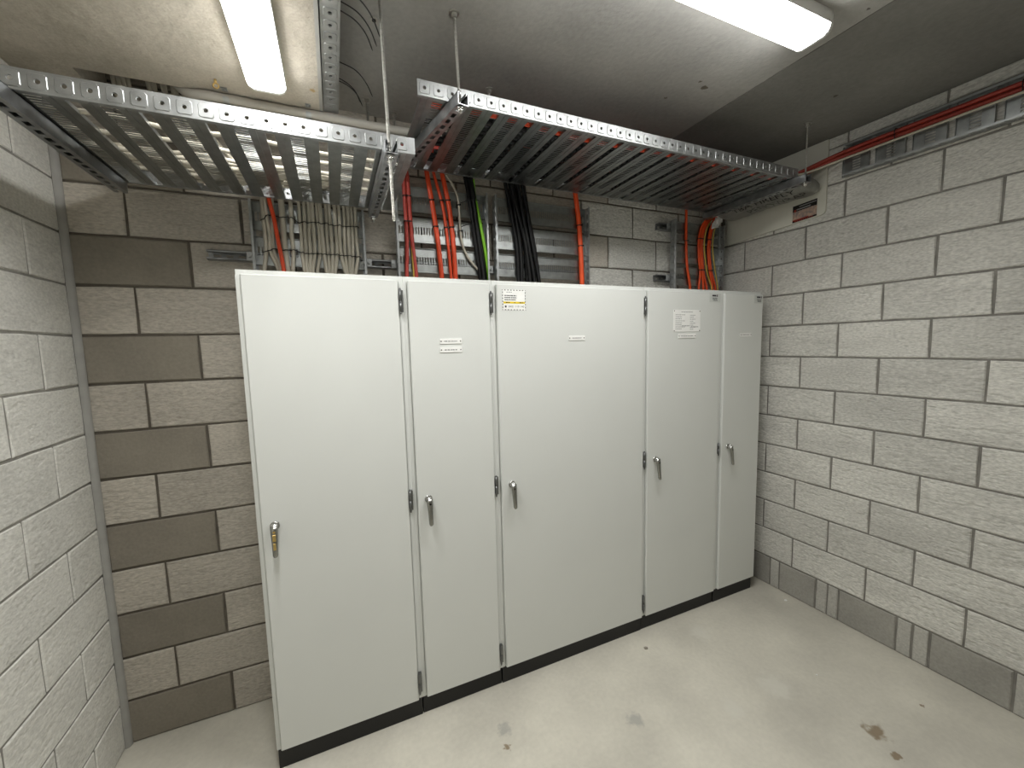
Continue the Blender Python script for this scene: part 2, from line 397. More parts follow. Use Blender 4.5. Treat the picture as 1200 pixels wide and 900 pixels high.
batten('white LED batten lamp on the dark slab ceiling towards the right wall', (1.41, -1.188, 0), (2.62, -1.188, 0), ZC, .072, .124)

# ------------------------------------------------------------------ electrical cabinets
YF, YD = -.409, -.431           # body front, door front
BX = [.630, 1.226, 1.628, 2.528, 3.124, 3.497]
DX = [(.647, 1.205), (1.243, 1.610), (1.645, 2.514), (2.541, 3.106), (3.142, 3.487)]
ZB, ZT = .090, 2.020
LAB = ['grey switchboard cabinet at the left end, its handle holding a brass key',
       'narrow grey cabinet with two stacked nameplates, second from left',
       'widest grey cabinet with a yellow striped sticker at its top left',
       'grey cabinet with a large white data sheet, second from the right wall',
       'narrow grey cabinet at the right end beside the block wall']
def rectz(mb, x0, x1, z0, z1, y, mi): mb.add([(x0, y, z0), (x1, y, z0), (x1, y, z1), (x0, y, z1)], [(0, 1, 2, 3)], mi)
def add_text(mb, s, size, cx, cz, y, mi, wmax=None):
    vs, fs = text_geo(s, size)
    k = 1.0
    if wmax:
        ww = max(v[0] for v in vs) - min(v[0] for v in vs); k = wmax / ww
    mb.add([(cx + v[0] * k, y, cz + v[1]) for v in vs], fs, mi)
def scribble(mb, x0, x1, zc, h, y, mi, seed=0):             # print too small to read: broken dashes
    rr = random.Random(seed); x = x0
    while x < x1 - .002:
        l = min(rr.uniform(.004, .014), x1 - x); rectz(mb, x, x + l * .75, zc - h / 2, zc + h / 2, y, mi); x += l
def nameplate(door, x0, x1, z0, z1, seed):
    mb = MB().cbox((x0, YD - .003, z0), (x1, YD, z1), .0006)
    for sx in (x0 + .006, x1 - .006): mb.cyl((sx, YD - .004, (z0 + z1) / 2), (sx, YD - .003, (z0 + z1) / 2), .0028, 8, 1)
    scribble(mb, x0 + .02, x1 - .02, (z0 + z1) / 2, .0045, YD - .0034, 2, seed)
    return build(mb, 'name_plate', [M_LBL, M_ANC, M_INKL], door)
def handle(door, x, z, brass=False):
    mb = MB()
    y = YD
    mb.cyl((x, y, z), (x, y - .006, z), .0170, 20); mb.cyl((x, y - .006, z), (x, y - .030, z), .0135, 16, 0, .0125)
    mb.tube([(x, y - .030, z), (x, y - .0335, z)], [.0125, .008], 16)
    # tapered lever hanging down, standing off the door
    prof = [(.000, .0130, .0105), (.022, .0128, .0100), (.060, .0108, .0090), (.110, .0090, .0080), (.116, .0062, .0060)]
    vs = []; fs = []
    for i, (dz, hw, ht) in enumerate(prof):
        yc = y - .026 - .13 * dz
        for k in range(8):
            a = 2 * math.pi * (k + .5) / 8; vs.append((x + hw * math.cos(a) * 1.05, yc + ht * math.sin(a), z + .006 - dz))
    for i in range(len(prof) - 1):
        for k in range(8): fs.append((i * 8 + k, i * 8 + (k + 1) % 8, (i + 1) * 8 + (k + 1) % 8, (i + 1) * 8 + k))
    fs += [list(range(8)), list(range(32, 40))]
    mb.add(vs, fs, 3, True); mb.fixn = True
    mats = [M_CHROME, M_BRASS, M_ANC, M_LEVER]
    mb.cyl((x, y - .0365, z - .014), (x, y - .0385, z - .014), .005, 10, 1 if brass else 2)
    if brass:
        mb.cbox((x - .0055, y - .046, z - .048), (x + .0055, y - .036, z - .022), .001, 1)
        mb.cbox((x - .0045, y - .049, z - .080), (x + .0045, y - .040, z - .054), .001, 1)
    o = build(mb, 'handle', mats, door)
    o['label'] = 'chrome lever handle with brass key insert' if brass else 'chrome lever handle'
    return o
def hinge(door, x, z0, z1):
    mb = MB().cyl((x, YD - .004, z0), (x, YD - .004, (z0 + z1) / 2 - .001), .0050, 10).cyl((x, YD - .004, (z0 + z1) / 2 + .001), (x, YD - .004, z1), .0050, 10)
    mb.cyl((x, YD - .004, z1), (x, YD - .004, z1 + .006), .004, 8); mb.cyl((x, YD - .004, z0 - .008), (x, YD - .004, z0), .0035, 8)
    mb.box((x, YD - .001, z0 + .002), (x + .012, YF - .0005, z1 - .002))
    o = build(mb, 'hinge', M_STEEL, door); o['label'] = 'steel pin hinge'; return o
for i in range(5):
    x0, x1 = BX[i], BX[i + 1]; cx = (x0 + x1) / 2
    c = thing('electrical_cabinet', (cx, -.22, 0), LAB[i], 'cabinet', 'switchboard cabinets in a row')
    build(MB().box((x0 + .003, YF + .004 + (.003 if i % 2 else 0), 0), (x1 - .003, -.04, ZB)), 'plinth', M_BLACK, c)['label'] = 'black steel plinth'
    bd = MB().cbox((x0 + .0002, YF, ZB), (x1 - .0002, -.03, ZT), .0012)
    # folded returns of the body front showing between the doors
    a, b = DX[i]
    for (p, q_) in ((x0 + .0002, a - .003), (b + .004, x1 - .0002)):
        if q_ - p > .006: bd.box((p, YF - .006, ZB + .004), (q_, YF + .001, ZT - .020))
    build(bd, 'body', M_CAB, c)
    d = build(MB().cbox((a, YD, ZB + .006), (b, YF - .001, ZT - .018), .0035), 'door', M_CAB, c)
    handle(d, [.692, 1.290, 1.697, 2.600, 3.197][i], 1.046, i == 0)
    hx = b + .005
    for (h0, h1) in (((1.868, 1.962), (1.005, 1.095), (.135, .228)) if i < 3 else ((1.005, 1.072),) if i == 3 else ()): hinge(d, hx, h0, h1)
    if i == 1:
        nameplate(d, 1.370, 1.470, 1.732, 1.755, 1); nameplate(d, 1.370, 1.470, 1.694, 1.717, 2)
    if i == 2:
        nameplate(d, 2.028, 2.125, 1.735, 1.760, 3)
        X0, X1, Z0, Z1 = 1.672, 1.793, 1.882, 1.978; y = YD - .0012
        mb = MB().box((X0, y, Z0), (X1, YD, Z1)); yy = y - .0004
        n = 8
        for k in range(n + 1):
            px = X0 + (X1 - X0) * k / n
            for zz in (Z0 + .001, Z1 - .0045): rectz(mb, max(X0, px - .0035), min(X1, px + .0035), zz, zz + .0035, yy, 1)
        for k in range(1, 7):
            pz = Z0 + (Z1 - Z0) * k / 7
            for xx in (X0 + .0005, X1 - .004): rectz(mb, xx, xx + .0035, pz - .004, pz + .004, yy, 1)
        scribble(mb, X0 + .022, X0 + .052, Z1 - .0125, .003, yy, 3, 5)
        for k, z in enumerate((1.950, 1.9405, 1.931)): scribble(mb, X0 + .012, X0 + .074 - .004 * (k == 2), z, .0045, yy, 1, 10 + k)
        rectz(mb, X0 + .006, X1 - .004, 1.9135, 1.9225, yy, 2)
        for (s0, s1) in ((.018, .040), (.062, .068), (.088, .108)): scribble(mb, X0 + s0, X0 + s1, 1.918, .004, yy - .0003, 1, 20)
        rectz(mb, X0 + .013, X0 + .021, 1.895, 1.904, yy, 1)
        add_text(mb, '0421 110 140', .0125, X0 + .072, 1.8995, yy, 4, wmax=.080)
        build(mb, 'sticker', [M_LBL, M_INK, M_YST, M_INKL, M_INK], d)['label'] = 'white sticker with yellow stripe and dashed edge'
    if i == 3:
        nameplate(d, 2.762, 2.900, 1.735, 1.760, 4)
        mb = MB().cbox((2.725, YD - .002, 1.772), (2.935, YD, 1.897), .001); yy = YD - .0024
        for sx in (2.731, 2.929):
            for sz in (1.778, 1.891): mb.cyl((sx, YD - .0035, sz), (sx, YD - .002, sz), .003, 8, 1)
        scribble(mb, 2.785, 2.875, 1.885, .004, yy, 2, 30)
        for k in range(8):
            z = 1.869 - .0115 * k
            scribble(mb, 2.740, 2.740 + (.05 if k % 3 else .075), z, .0035, yy, 2, 40 + k); scribble(mb, 2.852, 2.852 + (.03 if k % 2 else .045), z - .002, .0035, yy, 2, 60 + k)
        scribble(mb, 2.79, 2.85, 1.806, .005, yy, 2, 77); scribble(mb, 2.86, 2.92, 1.80, .005, yy, 2, 78)
        build(mb, 'data_sheet', [M_LBL, M_ANC, M_INKL], d)['label'] = 'white printed data sheet'
    if i == 4: nameplate(d, 3.281, 3.383, 1.737, 1.760, 6)
    if i in (3, 4):
        X0, X1 = ((3.008, 3.100), (3.403, 3.484))[i - 3]; z0, z1 = 1.945, 1.999
        mb = MB().box((X0, YD - .001, z0), (X1, YD, z1)); yy = YD - .0014
        rectz(mb, X0 + .022, X0 + .056, z1 - .020, z1 - .010, yy, 1); rectz(mb, X0 + .060, X0 + .068, z1 - .021, z1 - .009, yy, 1)
        for k in range(3): scribble(mb, X0 + .022 + .004 * k, X0 + .068, z1 - .029 - .007 * k, .004, yy, 1, 90 + k)
        build(mb, 'sticker', [M_LABG, M_INK], d)['label'] = 'small pale maker sticker'

# ------------------------------------------------------------------ galvanised cable trays
def make_tray(label, org, ax, L, W, first, H=.053, rot=None, group=None, n_strips=None, ends=None):
    """org: corner in construction frame; ax=(u along tray, v across, w flange side). strips every 0.15 m, first = centre of the first"""
    u, v, wv = [V(a) for a in ax]; o = V(org)
    base = o + u * L / 2 + v * W / 2
    root = thing('cable_tray', base, label, 'cable tray', group)
    if rot: root.location = rot @ base; root.rotation_euler.z = SK
    P = lambda a, b, c: o + u * a + v * b + wv * c
    def pbox(mb, a0, a1, b0, b1, c0, c1):
        p = [P(a, b, c) for a in (a0, a1) for b in (b0, b1) for c in (c0, c1)]
        mb.add(p, [(0, 1, 3, 2), (4, 6, 7, 5), (0, 4, 5, 1), (2, 3, 7, 6), (0, 2, 6, 4), (1, 5, 7, 3)]); mb.fixn = True
    t = .0014
    # one strip: two plain bands, a row of slots between them, turned edges
    sm = MB(); hw = .0615; sl = .019
    def strip_at(c):
        mb = MB()
        for sg in (-1, 1):
            pbox(mb, c + sg * sl, c + sg * hw, .001, W - .001, 0, t)
            pbox(mb, c + sg * (hw - t), c + sg * hw, .001, W - .001, t, .011)
            pbox(mb, c + sg * .036, c + sg * .0395, .004, W - .004, -.0018, 0)
        ns = max(2, int((W - .02) / .0138)); m0 = (W - ns * .0138) / 2
        pbox(mb, c - sl, c + sl, .001, m0, 0, t); pbox(mb, c - sl, c + sl, W - m0, W - .001, 0, t)
        for k in range(1, ns): pbox(mb, c - sl, c + sl, m0 + k * .0138 - .0029, m0 + k * .0138 + .0029, 0, t)
        return mb
    c = first; first_o = None; cs = []
    while c < L - .05: cs.append(c); c += .15
    for c in cs:
        if first_o is None: first_o = build(strip_at(c), 'tray_strip', M_STRIP, root); c_ref = c; o_ref = ORG[first_o.name]
        else:
            again(first_o, o_ref + u * (c - c_ref), root)
    # side rails: 50 mm cells with an embossed pad and a hole
    for side in (0, 1):
        mb = MB(); b = 0 if side == 0 else W; sg = -1 if side == 0 else 1
        n = int(L / .05); s0 = (L - n * .05) / 2
        def ring(cx, cz, ra, rb, d, k8):
            out = []
            for i in range(8):
                a = math.pi / 8 + i * math.pi / 4
                sx = math.cos(a); sz = math.sin(a); m_ = 1
                if k8:
                    sx = math.copysign(1. if abs(sx) > .5 else .76, sx); sz = math.copysign(1. if abs(sz) > .5 else .76, sz)
                out.append(P(cx + ra * sx / m_, b + sg * d, cz + rb * sz / m_))
            return out
        for k in range(n):
            a0 = s0 + k * .05; a1 = a0 + .05
            if k == 0: a0 = 0
            if k == n - 1: a1 = L
            cx = s0 + k * .05 + .025; cz = H / 2
            sq = [P(a1, b, H), P(a0, b, H), P(a0, b, 0), P(a1, b, 0)]
            r1 = ring(cx, cz,   .0185, .0195, 0, True); r2 = ring(cx, cz, .0168, .0178, .0022, True); r3 = ring(cx, cz, .0068, .0068, .0022, False); r4 = ring(cx, cz, .0064, .0064, -.001, False)
            vs = sq + r1 + r2 + r3 + r4; fs = []
            # r1 starts at 22.5deg (right, upper): points 0,1 upper right; 2,3 upper left; 4,5 lower left; 6,7 lower right
            for q, (i0, i1) in enumerate(((0, 1), (2, 3), (4, 5), (6, 7))): fs.append((q, 4 + i0, 4 + i1))
            fs += [(0, 4 + 1, 4 + 2, 1), (1, 4 + 3, 4 + 4, 2), (2, 4 + 5, 4 + 6, 3), (3, 4 + 7, 4 + 0, 0)]
            for base_ in (4, 12, 20):
                for i in range(8): fs.append((base_ + i, base_ + (i + 1) % 8, base_ + 8 + (i + 1) % 8, base_ + 8 + i))
            mb.add(vs, fs)
        # turned-in lip on the free edge
        lip = [P(0, b, H), P(L, b, H), P(L, b - sg * .009, H), P(0, b - sg * .009, H), P(0, b, 0), P(L, b, 0), P(L, b - sg * .014, 0), P(0, b - sg * .014, 0)]
        mb.add(lip, [(0, 1, 2, 3), (4, 5, 6, 7)])
        import bmesh
        me, og = mb.mesh('side_rail', M_GALV)
        bb = bmesh.new(); bb.from_mesh(me); bmesh.ops.remove_doubles(bb, verts=bb.verts, dist=.0002); bmesh.ops.recalc_face_normals(bb, faces=bb.faces); bb.to_mesh(me); bb.free()
        ob = place('side_rail', me, og, root); sd = ob.modifiers.new('solid', 'SOLIDIFY'); sd.thickness = .0014; sd.offset = 0
    return root
X_, Y_, Z_ = V((1, 0, 0)), V((0, 1, 0)), V((0, 0, 1))
RW = Matrix.Translation((XR, 0, 0)) @ Matrix.Rotation(SK, 4, 'Z')
ZA, ZBt = 2.385, 2.600
make_tray('lower overhead cable tray above the left cabinets, full of pale cables', (.205, -.095, ZA), (X_, -Y_, Z_), 1.038, .620, .073, group='overhead cable trays')
make_tray('long higher overhead cable tray running to the right wall', (1.266, -.088, ZBt), (X_, -Y_, Z_), 2.10, .602, .076, group='overhead cable trays')
WT = [('vertical wall tray behind the row of pale cables', .645, 1.112, 2.376), ('vertical wall tray behind orange and dull red cables', 1.262, 1.745, 2.530),
      ('vertical wall tray behind black cables and one orange cable', 1.790, 2.395, 2.530), ('narrow vertical wall tray in the right back corner', 3.082, 3.545, 2.530)]
for lb, a, b, zt in WT:
    make_tray(lb, (a, -.045, 2.024), (Z_, X_, -Y_), zt - 2.024, b - a, 2.165 - 2.024, H=.045, group='vertical wall trays')
make_tray('cable tray fixed on the right wall under the ceiling with shade-darkened orange-red cables', (-.008, -.785, 2.612), (-Y_, Z_, -X_), 1.75, .165, .045, H=.045, rot=RW)
make_tray('small cable tray on the edge of the lower ceiling with black tie tails', (.966, -.262, 2.703), (-Y_, Z_, X_), 2.3, .145, .075, H=.055)

# ------------------------------------------------------------------ slotted support channels, rods
def strut(label, a, b, wide, open_, name='support_channel', S=.041, group=None, clamps=()):
    """slotted C channel from a to b; wide = across, open_ = direction of the open side; web lies on the far side"""
    a, b = V(a), V(b); u = (b - a).normalized(); L = (b - a).length; v = V(wide).normalized(); wv = V(open_).normalized()
    mb = MB(); t = .0026
    def pb(a0, a1, b0, b1, c0, c1, mi=0):
        p = [a + u * x + v * y + wv * z for x in (a0, a1) for y in (b0, b1) for z in (c0, c1)]
        mb.add(p, [(0, 1, 3, 2), (4, 6, 7, 5), (0, 4, 5, 1), (2, 3, 7, 6), (0, 2, 6, 4), (1, 5, 7, 3)], mi); mb.fixn = True
    h = S / 2
    for sg in (-1, 1):
        pb(0, L, sg * .0075, sg * h, 0, t); pb(0, L, sg * (h - t), sg * h, t, S)
        pb(0, L, sg * (h - .010), sg * h, S - t, S); pb(0, L, sg * (h - .010), sg * (h - .010 + t), S - .009, S)
    x = 0; n = 0
    while x < L:
        pb(x, min(L, x + .018), -.0075, .0075, 0, t); x += .046
    if clamps:
        root = thing(name, (a + b) / 2, label, 'support channel', group)
        build(mb, 'channel', M_GALVD, root)
        for q in clamps:
            cb = MB(); p = V(q)
            cb.cbox(p + V((-.013, -.010, -.020)), p + V((.013, -.002, .020)), .0015); cb.cyl(p + V((0, -.010, 0)), p + V((0, -.018, 0)), .008, 6); cb.cyl(p + V((0, -.018, 0)), p + V((0, -.022, 0)), .004, 8)
            build(cb, 'clamp', M_GALV, root)
        return root
    o = build(mb, name, M_GALVD); return tag(o, label, 'support channel', group)
strut('slotted steel channel under the right end of the lower overhead tray', (1.152, -.80, ZA - .045), (1.152, -.11, ZA - .045), X_, Z_, group='hanging support channels')
strut('slotted steel channel under the left end of the lower overhead tray', (.232, -.80, ZA - .045), (.232, -.11, ZA - .045), X_, Z_, group='hanging support channels')
strut('slotted steel channel slanting under the left end of the higher tray', (1.408, -.765, ZBt - .045), (1.272, -.075, ZBt - .045), (1, .197, 0), Z_, group='hanging support channels')
strut('slotted steel channel under the right end of the higher tray', (3.335, -.765, ZBt - .045), (3.365, -.075, ZBt - .045), (1, -.04, 0), Z_, group='hanging support channels')
strut('short steel channel on the back wall poking out left of the pale cables', (.468, -.002, 2.140), (1.735, -.002, 2.140), Z_, -Y_, name='wall_channel', group='wall support channels',
      clamps=[(.628, -.041, 2.140), (1.128, -.041, 2.140), (1.246, -.041, 2.140)])
strut('upper steel channel behind the narrow wall tray in the right corner', (2.985, -.002, 2.490), (3.55, -.002, 2.490), Z_, -Y_, name='wall_channel', group='wall support channels', clamps=[(3.060, -.041, 2.490)])
strut('lower steel channel behind the narrow wall tray in the right corner', (2.972, -.002, 2.150), (3.55, -.002, 2.150), Z_, -Y_, name='wall_channel', group='wall support channels', clamps=[(3.060, -.041, 2.150)])
strut('steel channel behind the wall tray with black cables', (1.76, -.002, 2.140), (2.41, -.002, 2.140), Z_, -Y_, name='wall_channel', group='wall support channels', clamps=[(1.768, -.041, 2.140)])

def rod(label, x, y, z0, z1, nuts, r=.0052, x1=None, group='hanger rods'):
    root = thing('threaded_rod', (x, y, z0), label, 'hanger rod', group)
    xt = x if x1 is None else x1
    build(MB().cyl((x, y, z0), (xt, y, z1), r, 10), 'rod', M_ROD, root)
    for z in nuts:
        mb = MB().cyl((x, y, z), (x, y, z + .010), .0105, 6); mb.cyl((x, y, z + .010), (x, y, z + .012), .014, 14)
        build(mb, 'nut', M_CHROME, root)
    if z1 > ZC - .01: build(MB().cyl((xt, y, ZC - .016), (xt, y, ZC), .010, 10).cyl((xt, y, ZC - .003), (xt, y, ZC), .018, 14), 'anchor', M_ROD, root)
    return root
rod('long hanger rod in front of the lower tray right end, tip hanging low', 1.150, -.782, 2.135, ZC, [ZA - .060], x1=1.140)
rod('hanger rod at the left front corner of the higher tray', 1.402, -.745, 2.535, ZC, [ZBt - .060], x1=1.392)
rod('thin hanger rod at the right front corner of the higher tray', 3.336, -.748, 2.535, ZC, [ZBt - .060], r=.004)
rod('short rod behind the lower tray near the wall', 1.152, -.128, 2.312, ZC, [ZA - .060])
rod('short rod stub on the ceiling behind the higher tray rail', 1.65, -.40, 2.70, ZC, [])
rod('rear hanger rod of the higher tray at its left end', 1.283, -.062, 2.520, ZC, [ZBt - .060])

# ------------------------------------------------------------------ cables
def cable(label, pts, r, M, group=None, name='cable', k=6, n=8):
    o = build(MB().tube(spline(pts, k), r, n), name, M); return tag(o, label, 'cable', group)
def tie(label, pts_rings, group='black cable ties', tail=None):
    mb = MB()
    for (x, y, z, r) in pts_rings:
        mb.cyl((x, y, z - .0028), (x, y, z + .0028), r + .0018, 12)
    x, y, z, r = pts_rings[0]
    mb.box((x + r * .4, y - r - .006, z - .004), (x + r * .4 + .006, y - r - .0005, z + .004))
    if tail: mb.tube(spline(tail, 4), .0014, 5)
    return tag(build(mb, 'cable_tie', M_TIE), label, 'cable tie', group)
yb = -.045
def up_over(x, z_top, y0, yr, xr, zr, dx):        # over the rear rail and down onto the tray, then along it by dx
    return [(x, y0, z_top - .05), (x, y0 - .004, z_top + .015), (x + .004 * (1 if dx > 0 else -1), -.115, z_top + .040), (x + dx * .12, yr, zr + .012), (x + dx * .4, yr - .01, zr), (x + dx, yr - .02, zr)]
# pale cables of the left wall tray
xs = [.694, .711, .724, .802, .837, .854, .872, .889, .911, .929, .947, .965, .984, 1.003, 1.021, 1.040, 1.055, 1.078]
xb = [.676, .748, .757, .791, .843, .850, .861, .871, .889, .937, .946, .955, .966, 1.022, 1.030, 1.038, 1.045, 1.057]
rr = random.Random(3)
for i, (a, b) in enumerate(zip(xs, xb)):
    r = .0078 if i % 3 else .0088; y0 = yb - .004 - r - (.004 if i % 2 else 0)
    yr = -.17 - .024 * (i % 9) - rr.uniform(0, .02); zr = ZA + .013 + .013 * (i % 2)
    xl = .27 + .030 * (i % 9) + rr.uniform(-.015, .02)
    top = a + rr.uniform(-.006, .006)
    pts = [(b, y0 + .006, 2.016), (b * .8 + a * .2, y0, 2.075), (a, y0 - .001, 2.165), (a + rr.uniform(-.003, .003), y0, 2.24), (top, y0, 2.33), (top, y0 - .003, 2.40),
           (top - .004, -.098, 2.455), (top - .02, -.135, 2.455), (top - .05, yr, zr + .006)]
    if i % 3 == 2:    # one third ends further along the tray
        pts += [(top - .2, yr - .01, zr), (.26, yr - .02, zr)]
    else:             # the rest climbs out of the tray into the shaft
        xm = min(top - .12, xl + .22)
        pts += [(xm, yr, zr), (xm - .07, yr * .8, zr + .03), (xl + .04, -.165, 2.60), (xl, -.14, 2.72), (xl - .02, -.12 - .01 * (i % 3), 3.0), (xl - .03, -.12, 3.34)]
    cable('thin pale grey cable in the row on the left wall tray', pts, r, M_WHT, 'pale cables on the left wall tray')
cable('thickest pale grey cable beside the red one on the left wall tray', [(.774, -.062, 2.016), (.772, -.062, 2.09), (.768, -.062, 2.2), (.768, -.062, 2.34), (.766, -.066, 2.40), (.762, -.10, 2.468), (.75, -.14, 2.465), (.71, -.30, 2.41), (.5, -.33, 2.402), (.26, -.33, 2.402)], .0125, M_WHT)
cable('red cable slanting across the pale cables on the left wall tray', [(.759, -.085, 2.016), (.759, -.086, 2.09), (.745, -.085, 2.219), (.735, -.083, 2.311), (.722, -.078, 2.385), (.716, -.098, 2.462), (.71, -.13, 2.462), (.66, -.19, 2.445), (.56, -.20, 2.44)], .0085, M_RED)
for q, (zz, lb) in enumerate(((2.306, 'upper black cable tie line across the pale cables'), (2.166, 'lower black cable tie line across the pale cables'))):
    pts = []
    for i, a in enumerate(sorted(xs + [.768])):
        z = zz + (.010 if abs(a - .76) < .05 else -.004) * (1 if q == 0 else .5) + rr.uniform(-.004, .004)
        r = .0125 if a == .768 else .007
        pts += [(a - .005, yb - .010 - 2 * r, z - .002), (a + .003, yb - .013 - 2 * r, z)]
    pts = [(pts[0][0] - .008, yb - .006, pts[0][2])] + pts + [(pts[-1][0] + .008, yb - .006, pts[-1][2])]
    tag(build(MB().tube(spline(pts, 3), .0021, 6), 'cable_tie', M_TIE), lb, 'cable tie', 'black cable ties')
# more pale cables lying in the lower tray
for i in range(4):
    y = -.30 - .10 * i - .012 * rr.random(); z = ZA + .010
    pts = [(.24 + .02 * rr.random(), y, z)] + [(.24 + .16 * j, y + rr.uniform(-.03, .03), z + rr.uniform(0, .003)) for j in range(1, 6)] + [(1.20, y + .01, z)]
    cable('pale grey cable lying along the lower overhead tray', pts, .0072, M_WHT, 'pale cables lying in the lower tray')

# coloured cables, second wall tray: (x,z) down the wall, then over the rear rail into the upper tray
def drop(label, prof, r, M, dy=0., yr=-.3, dx=.8, tie_z=(), group=None, tl=None):
    y0 = yb - .004 - r - dy
    pts = [(prof[-1][0], y0, 2.016)] + [(x, y0, z) for x, z in prof[::-1]]
    xt, zt = prof[0]
    if zt < 2.58: pts.append((xt - .004, y0, 2.60))
    zr = ZBt + .040 + r
    y1 = min(y0, -.088 + r + .016) if r < .012 else y0
    pts += [(pts[-1][0] - .002, y0 + .0, 2.645), (pts[-1][0] - .002, -.105, 2.685), (pts[-1][0] + .01, -.145, 2.672), (pts[-1][0] + dx * .12, yr, zr + .004), (pts[-1][0] + dx * .4, yr - .01, zr), (pts[-1][0] + dx, yr - .02, zr)]
    o = cable(label, pts, r, M, group)
    for z in tie_z:
        s = sorted(prof, key=lambda p: p[1]); x = s[0][0]
        for (xa, za), (xb_, zb) in zip(s[:-1], s[1:]):
            if za <= z <= zb: x = xa + (xb_ - xa) * (z - za) / (zb - za)
        tie((('upper ' if z > 2.4 else 'lower ') if len(tie_z) > 1 else '') + tl, [(x, y0, z, r)])
    return o
pA = [(1.312, 2.552), (1.314, 2.43), (1.315, 2.265), (1.306, 2.092)]; pB = [(1.331, 2.563), (1.335, 2.433), (1.340, 2.267), (1.353, 2.094)]
drop('dull red cable, left one of the pair nearest the lower tray', pA, .0098, M_PINK, yr=-.20, dx=1.2)
drop('dull red cable, right one of the pair nearest the lower tray', pB, .0098, M_PINK, dy=.003, yr=-.23, dx=1.5)
for z in (2.475, 2.352): tie('black cable tie around the pair of dull red cables, %s' % ('upper' if z > 2.4 else 'lower'), [(1.314, yb - .014, z, .0098), (1.334, yb - .017, z, .0098)])
cable('short thin yellow cable between the dull red pair', [(1.340, -.062, 2.016), (1.340, -.062, 2.093), (1.337, -.062, 2.212), (1.334, -.056, 2.31)], .0042, M_YEL)
drop('thick orange-red cable, leftmost of the bright three', [(1.431, 2.594), (1.452, 2.446), (1.472, 2.277), (1.485, 2.096)], .0125, M_RED, yr=-.27, dx=1.6, tie_z=(2.468, 2.338), tl='black cable tie on the leftmost orange-red cable')
drop('slim orange-red cable, middle of the bright three', [(1.468, 2.599), (1.506, 2.452), (1.526, 2.282), (1.537, 2.094)], .0082, M_RED, yr=-.31, dx=1.4, tie_z=(2.474, 2.340), tl='black cable tie on the slim orange-red cable')
drop('thick orange-red cable, rightmost of the bright three', [(1.508, 2.613), (1.538, 2.455), (1.554, 2.284), (1.560, 2.095)], .0125, M_RED, yr=-.35, dx=1.7, tie_z=(2.476, 2.342), tl='black cable tie on the rightmost orange-red cable')
drop('thin white cable curving right beside the orange-red cables', [(1.528, 2.611), (1.565, 2.557), (1.592, 2.479), (1.601, 2.288), (1.640, 2.188), (1.714, 2.102)], .0062, M_WHT, dy=.004, yr=-.40, dx=.9, tie_z=(2.462, 2.330), tl='black cable tie on the thin white cable')
drop('black cable next to the lime green one, left strand', [(1.632, 2.617), (1.659, 2.469), (1.677, 2.294), (1.700, 2.101)], .0125, M_BLKC, yr=-.42, dx=1.5)
drop('black cable next to the lime green one, right strand', [(1.660, 2.621), (1.684, 2.471), (1.706, 2.296), (1.722, 2.102)], .0125, M_BLKC, dy=.002, yr=-.45, dx=1.3)
drop('black cable next to the lime green one, front strand', [(1.645, 2.621), (1.672, 2.471), (1.690, 2.296), (1.712, 2.102)], .0115, M_BLKC, dy=.018, yr=-.48, dx=1.0)
cable('lime green cable against the black strands', [(1.746, -.068, 2.016), (1.744, -.070, 2.103), (1.731, -.076, 2.208), (1.708, -.082, 2.341), (1.692, -.074, 2.44), (1.68, -.062, 2.53), (1.675, -.066, 2.60)], .0088, M_GRN)
for q, z in enumerate((2.492, 2.372)):
    tag(build(MB().tube(spline([(1.60, -.070, z - .022), (1.63, -.092, z - .014), (1.665, -.088, z - .004), (1.70, -.074, z + .002)], 5), .0019, 6), 'cable_tie', M_TIE),
        '%s black cable tie reaching from the white cable to the black strands' % ('upper' if q == 0 else 'lower'), 'cable tie', 'black cable ties')
# third wall tray: black bundle and one orange
bl = [([(1.861, 2.618), (1.897, 2.45), (1.924, 2.267), (1.930, 2.092)], 0), ([(1.886, 2.62), (1.920, 2.45), (1.944, 2.268), (1.950, 2.092)], .003), ([(1.908, 2.623), (1.945, 2.454), (1.975, 2.269), (1.989, 2.093)], 0),
      ([(1.933, 2.628), (1.968, 2.457), (2.004, 2.272), (2.010, 2.095)], .003), ([(1.970, 2.632), (1.998, 2.46), (2.036, 2.274), (2.058, 2.098)], 0), ([(1.922, 2.628), (1.955, 2.457), (1.972, 2.36), (2.020, 2.095)], .022), ([(1.880, 2.628), (1.925, 2.457), (1.965, 2.30), (1.992, 2.095)], .022), ([(1.950, 2.628), (1.985, 2.457), (2.010, 2.30), (2.050, 2.095)], .022)]
for i, (pf, dy) in enumerate(bl):
    drop('black cable in the thick bundle on the wall tray', pf, .0112, M_BLKC, dy=dy, yr=-.24 - .035 * i, dx=.9 + .05 * i, group='black cables in the bundle')
drop('thick single orange cable at the right of the black bundle', [(2.312, 2.615), (2.334, 2.465), (2.345, 2.332), (2.355, 2.10)], .0145, M_ORG, yr=-.33, dx=.8, tie_z=(2.424, 2.305), tl='black cable tie on the single thick orange cable')
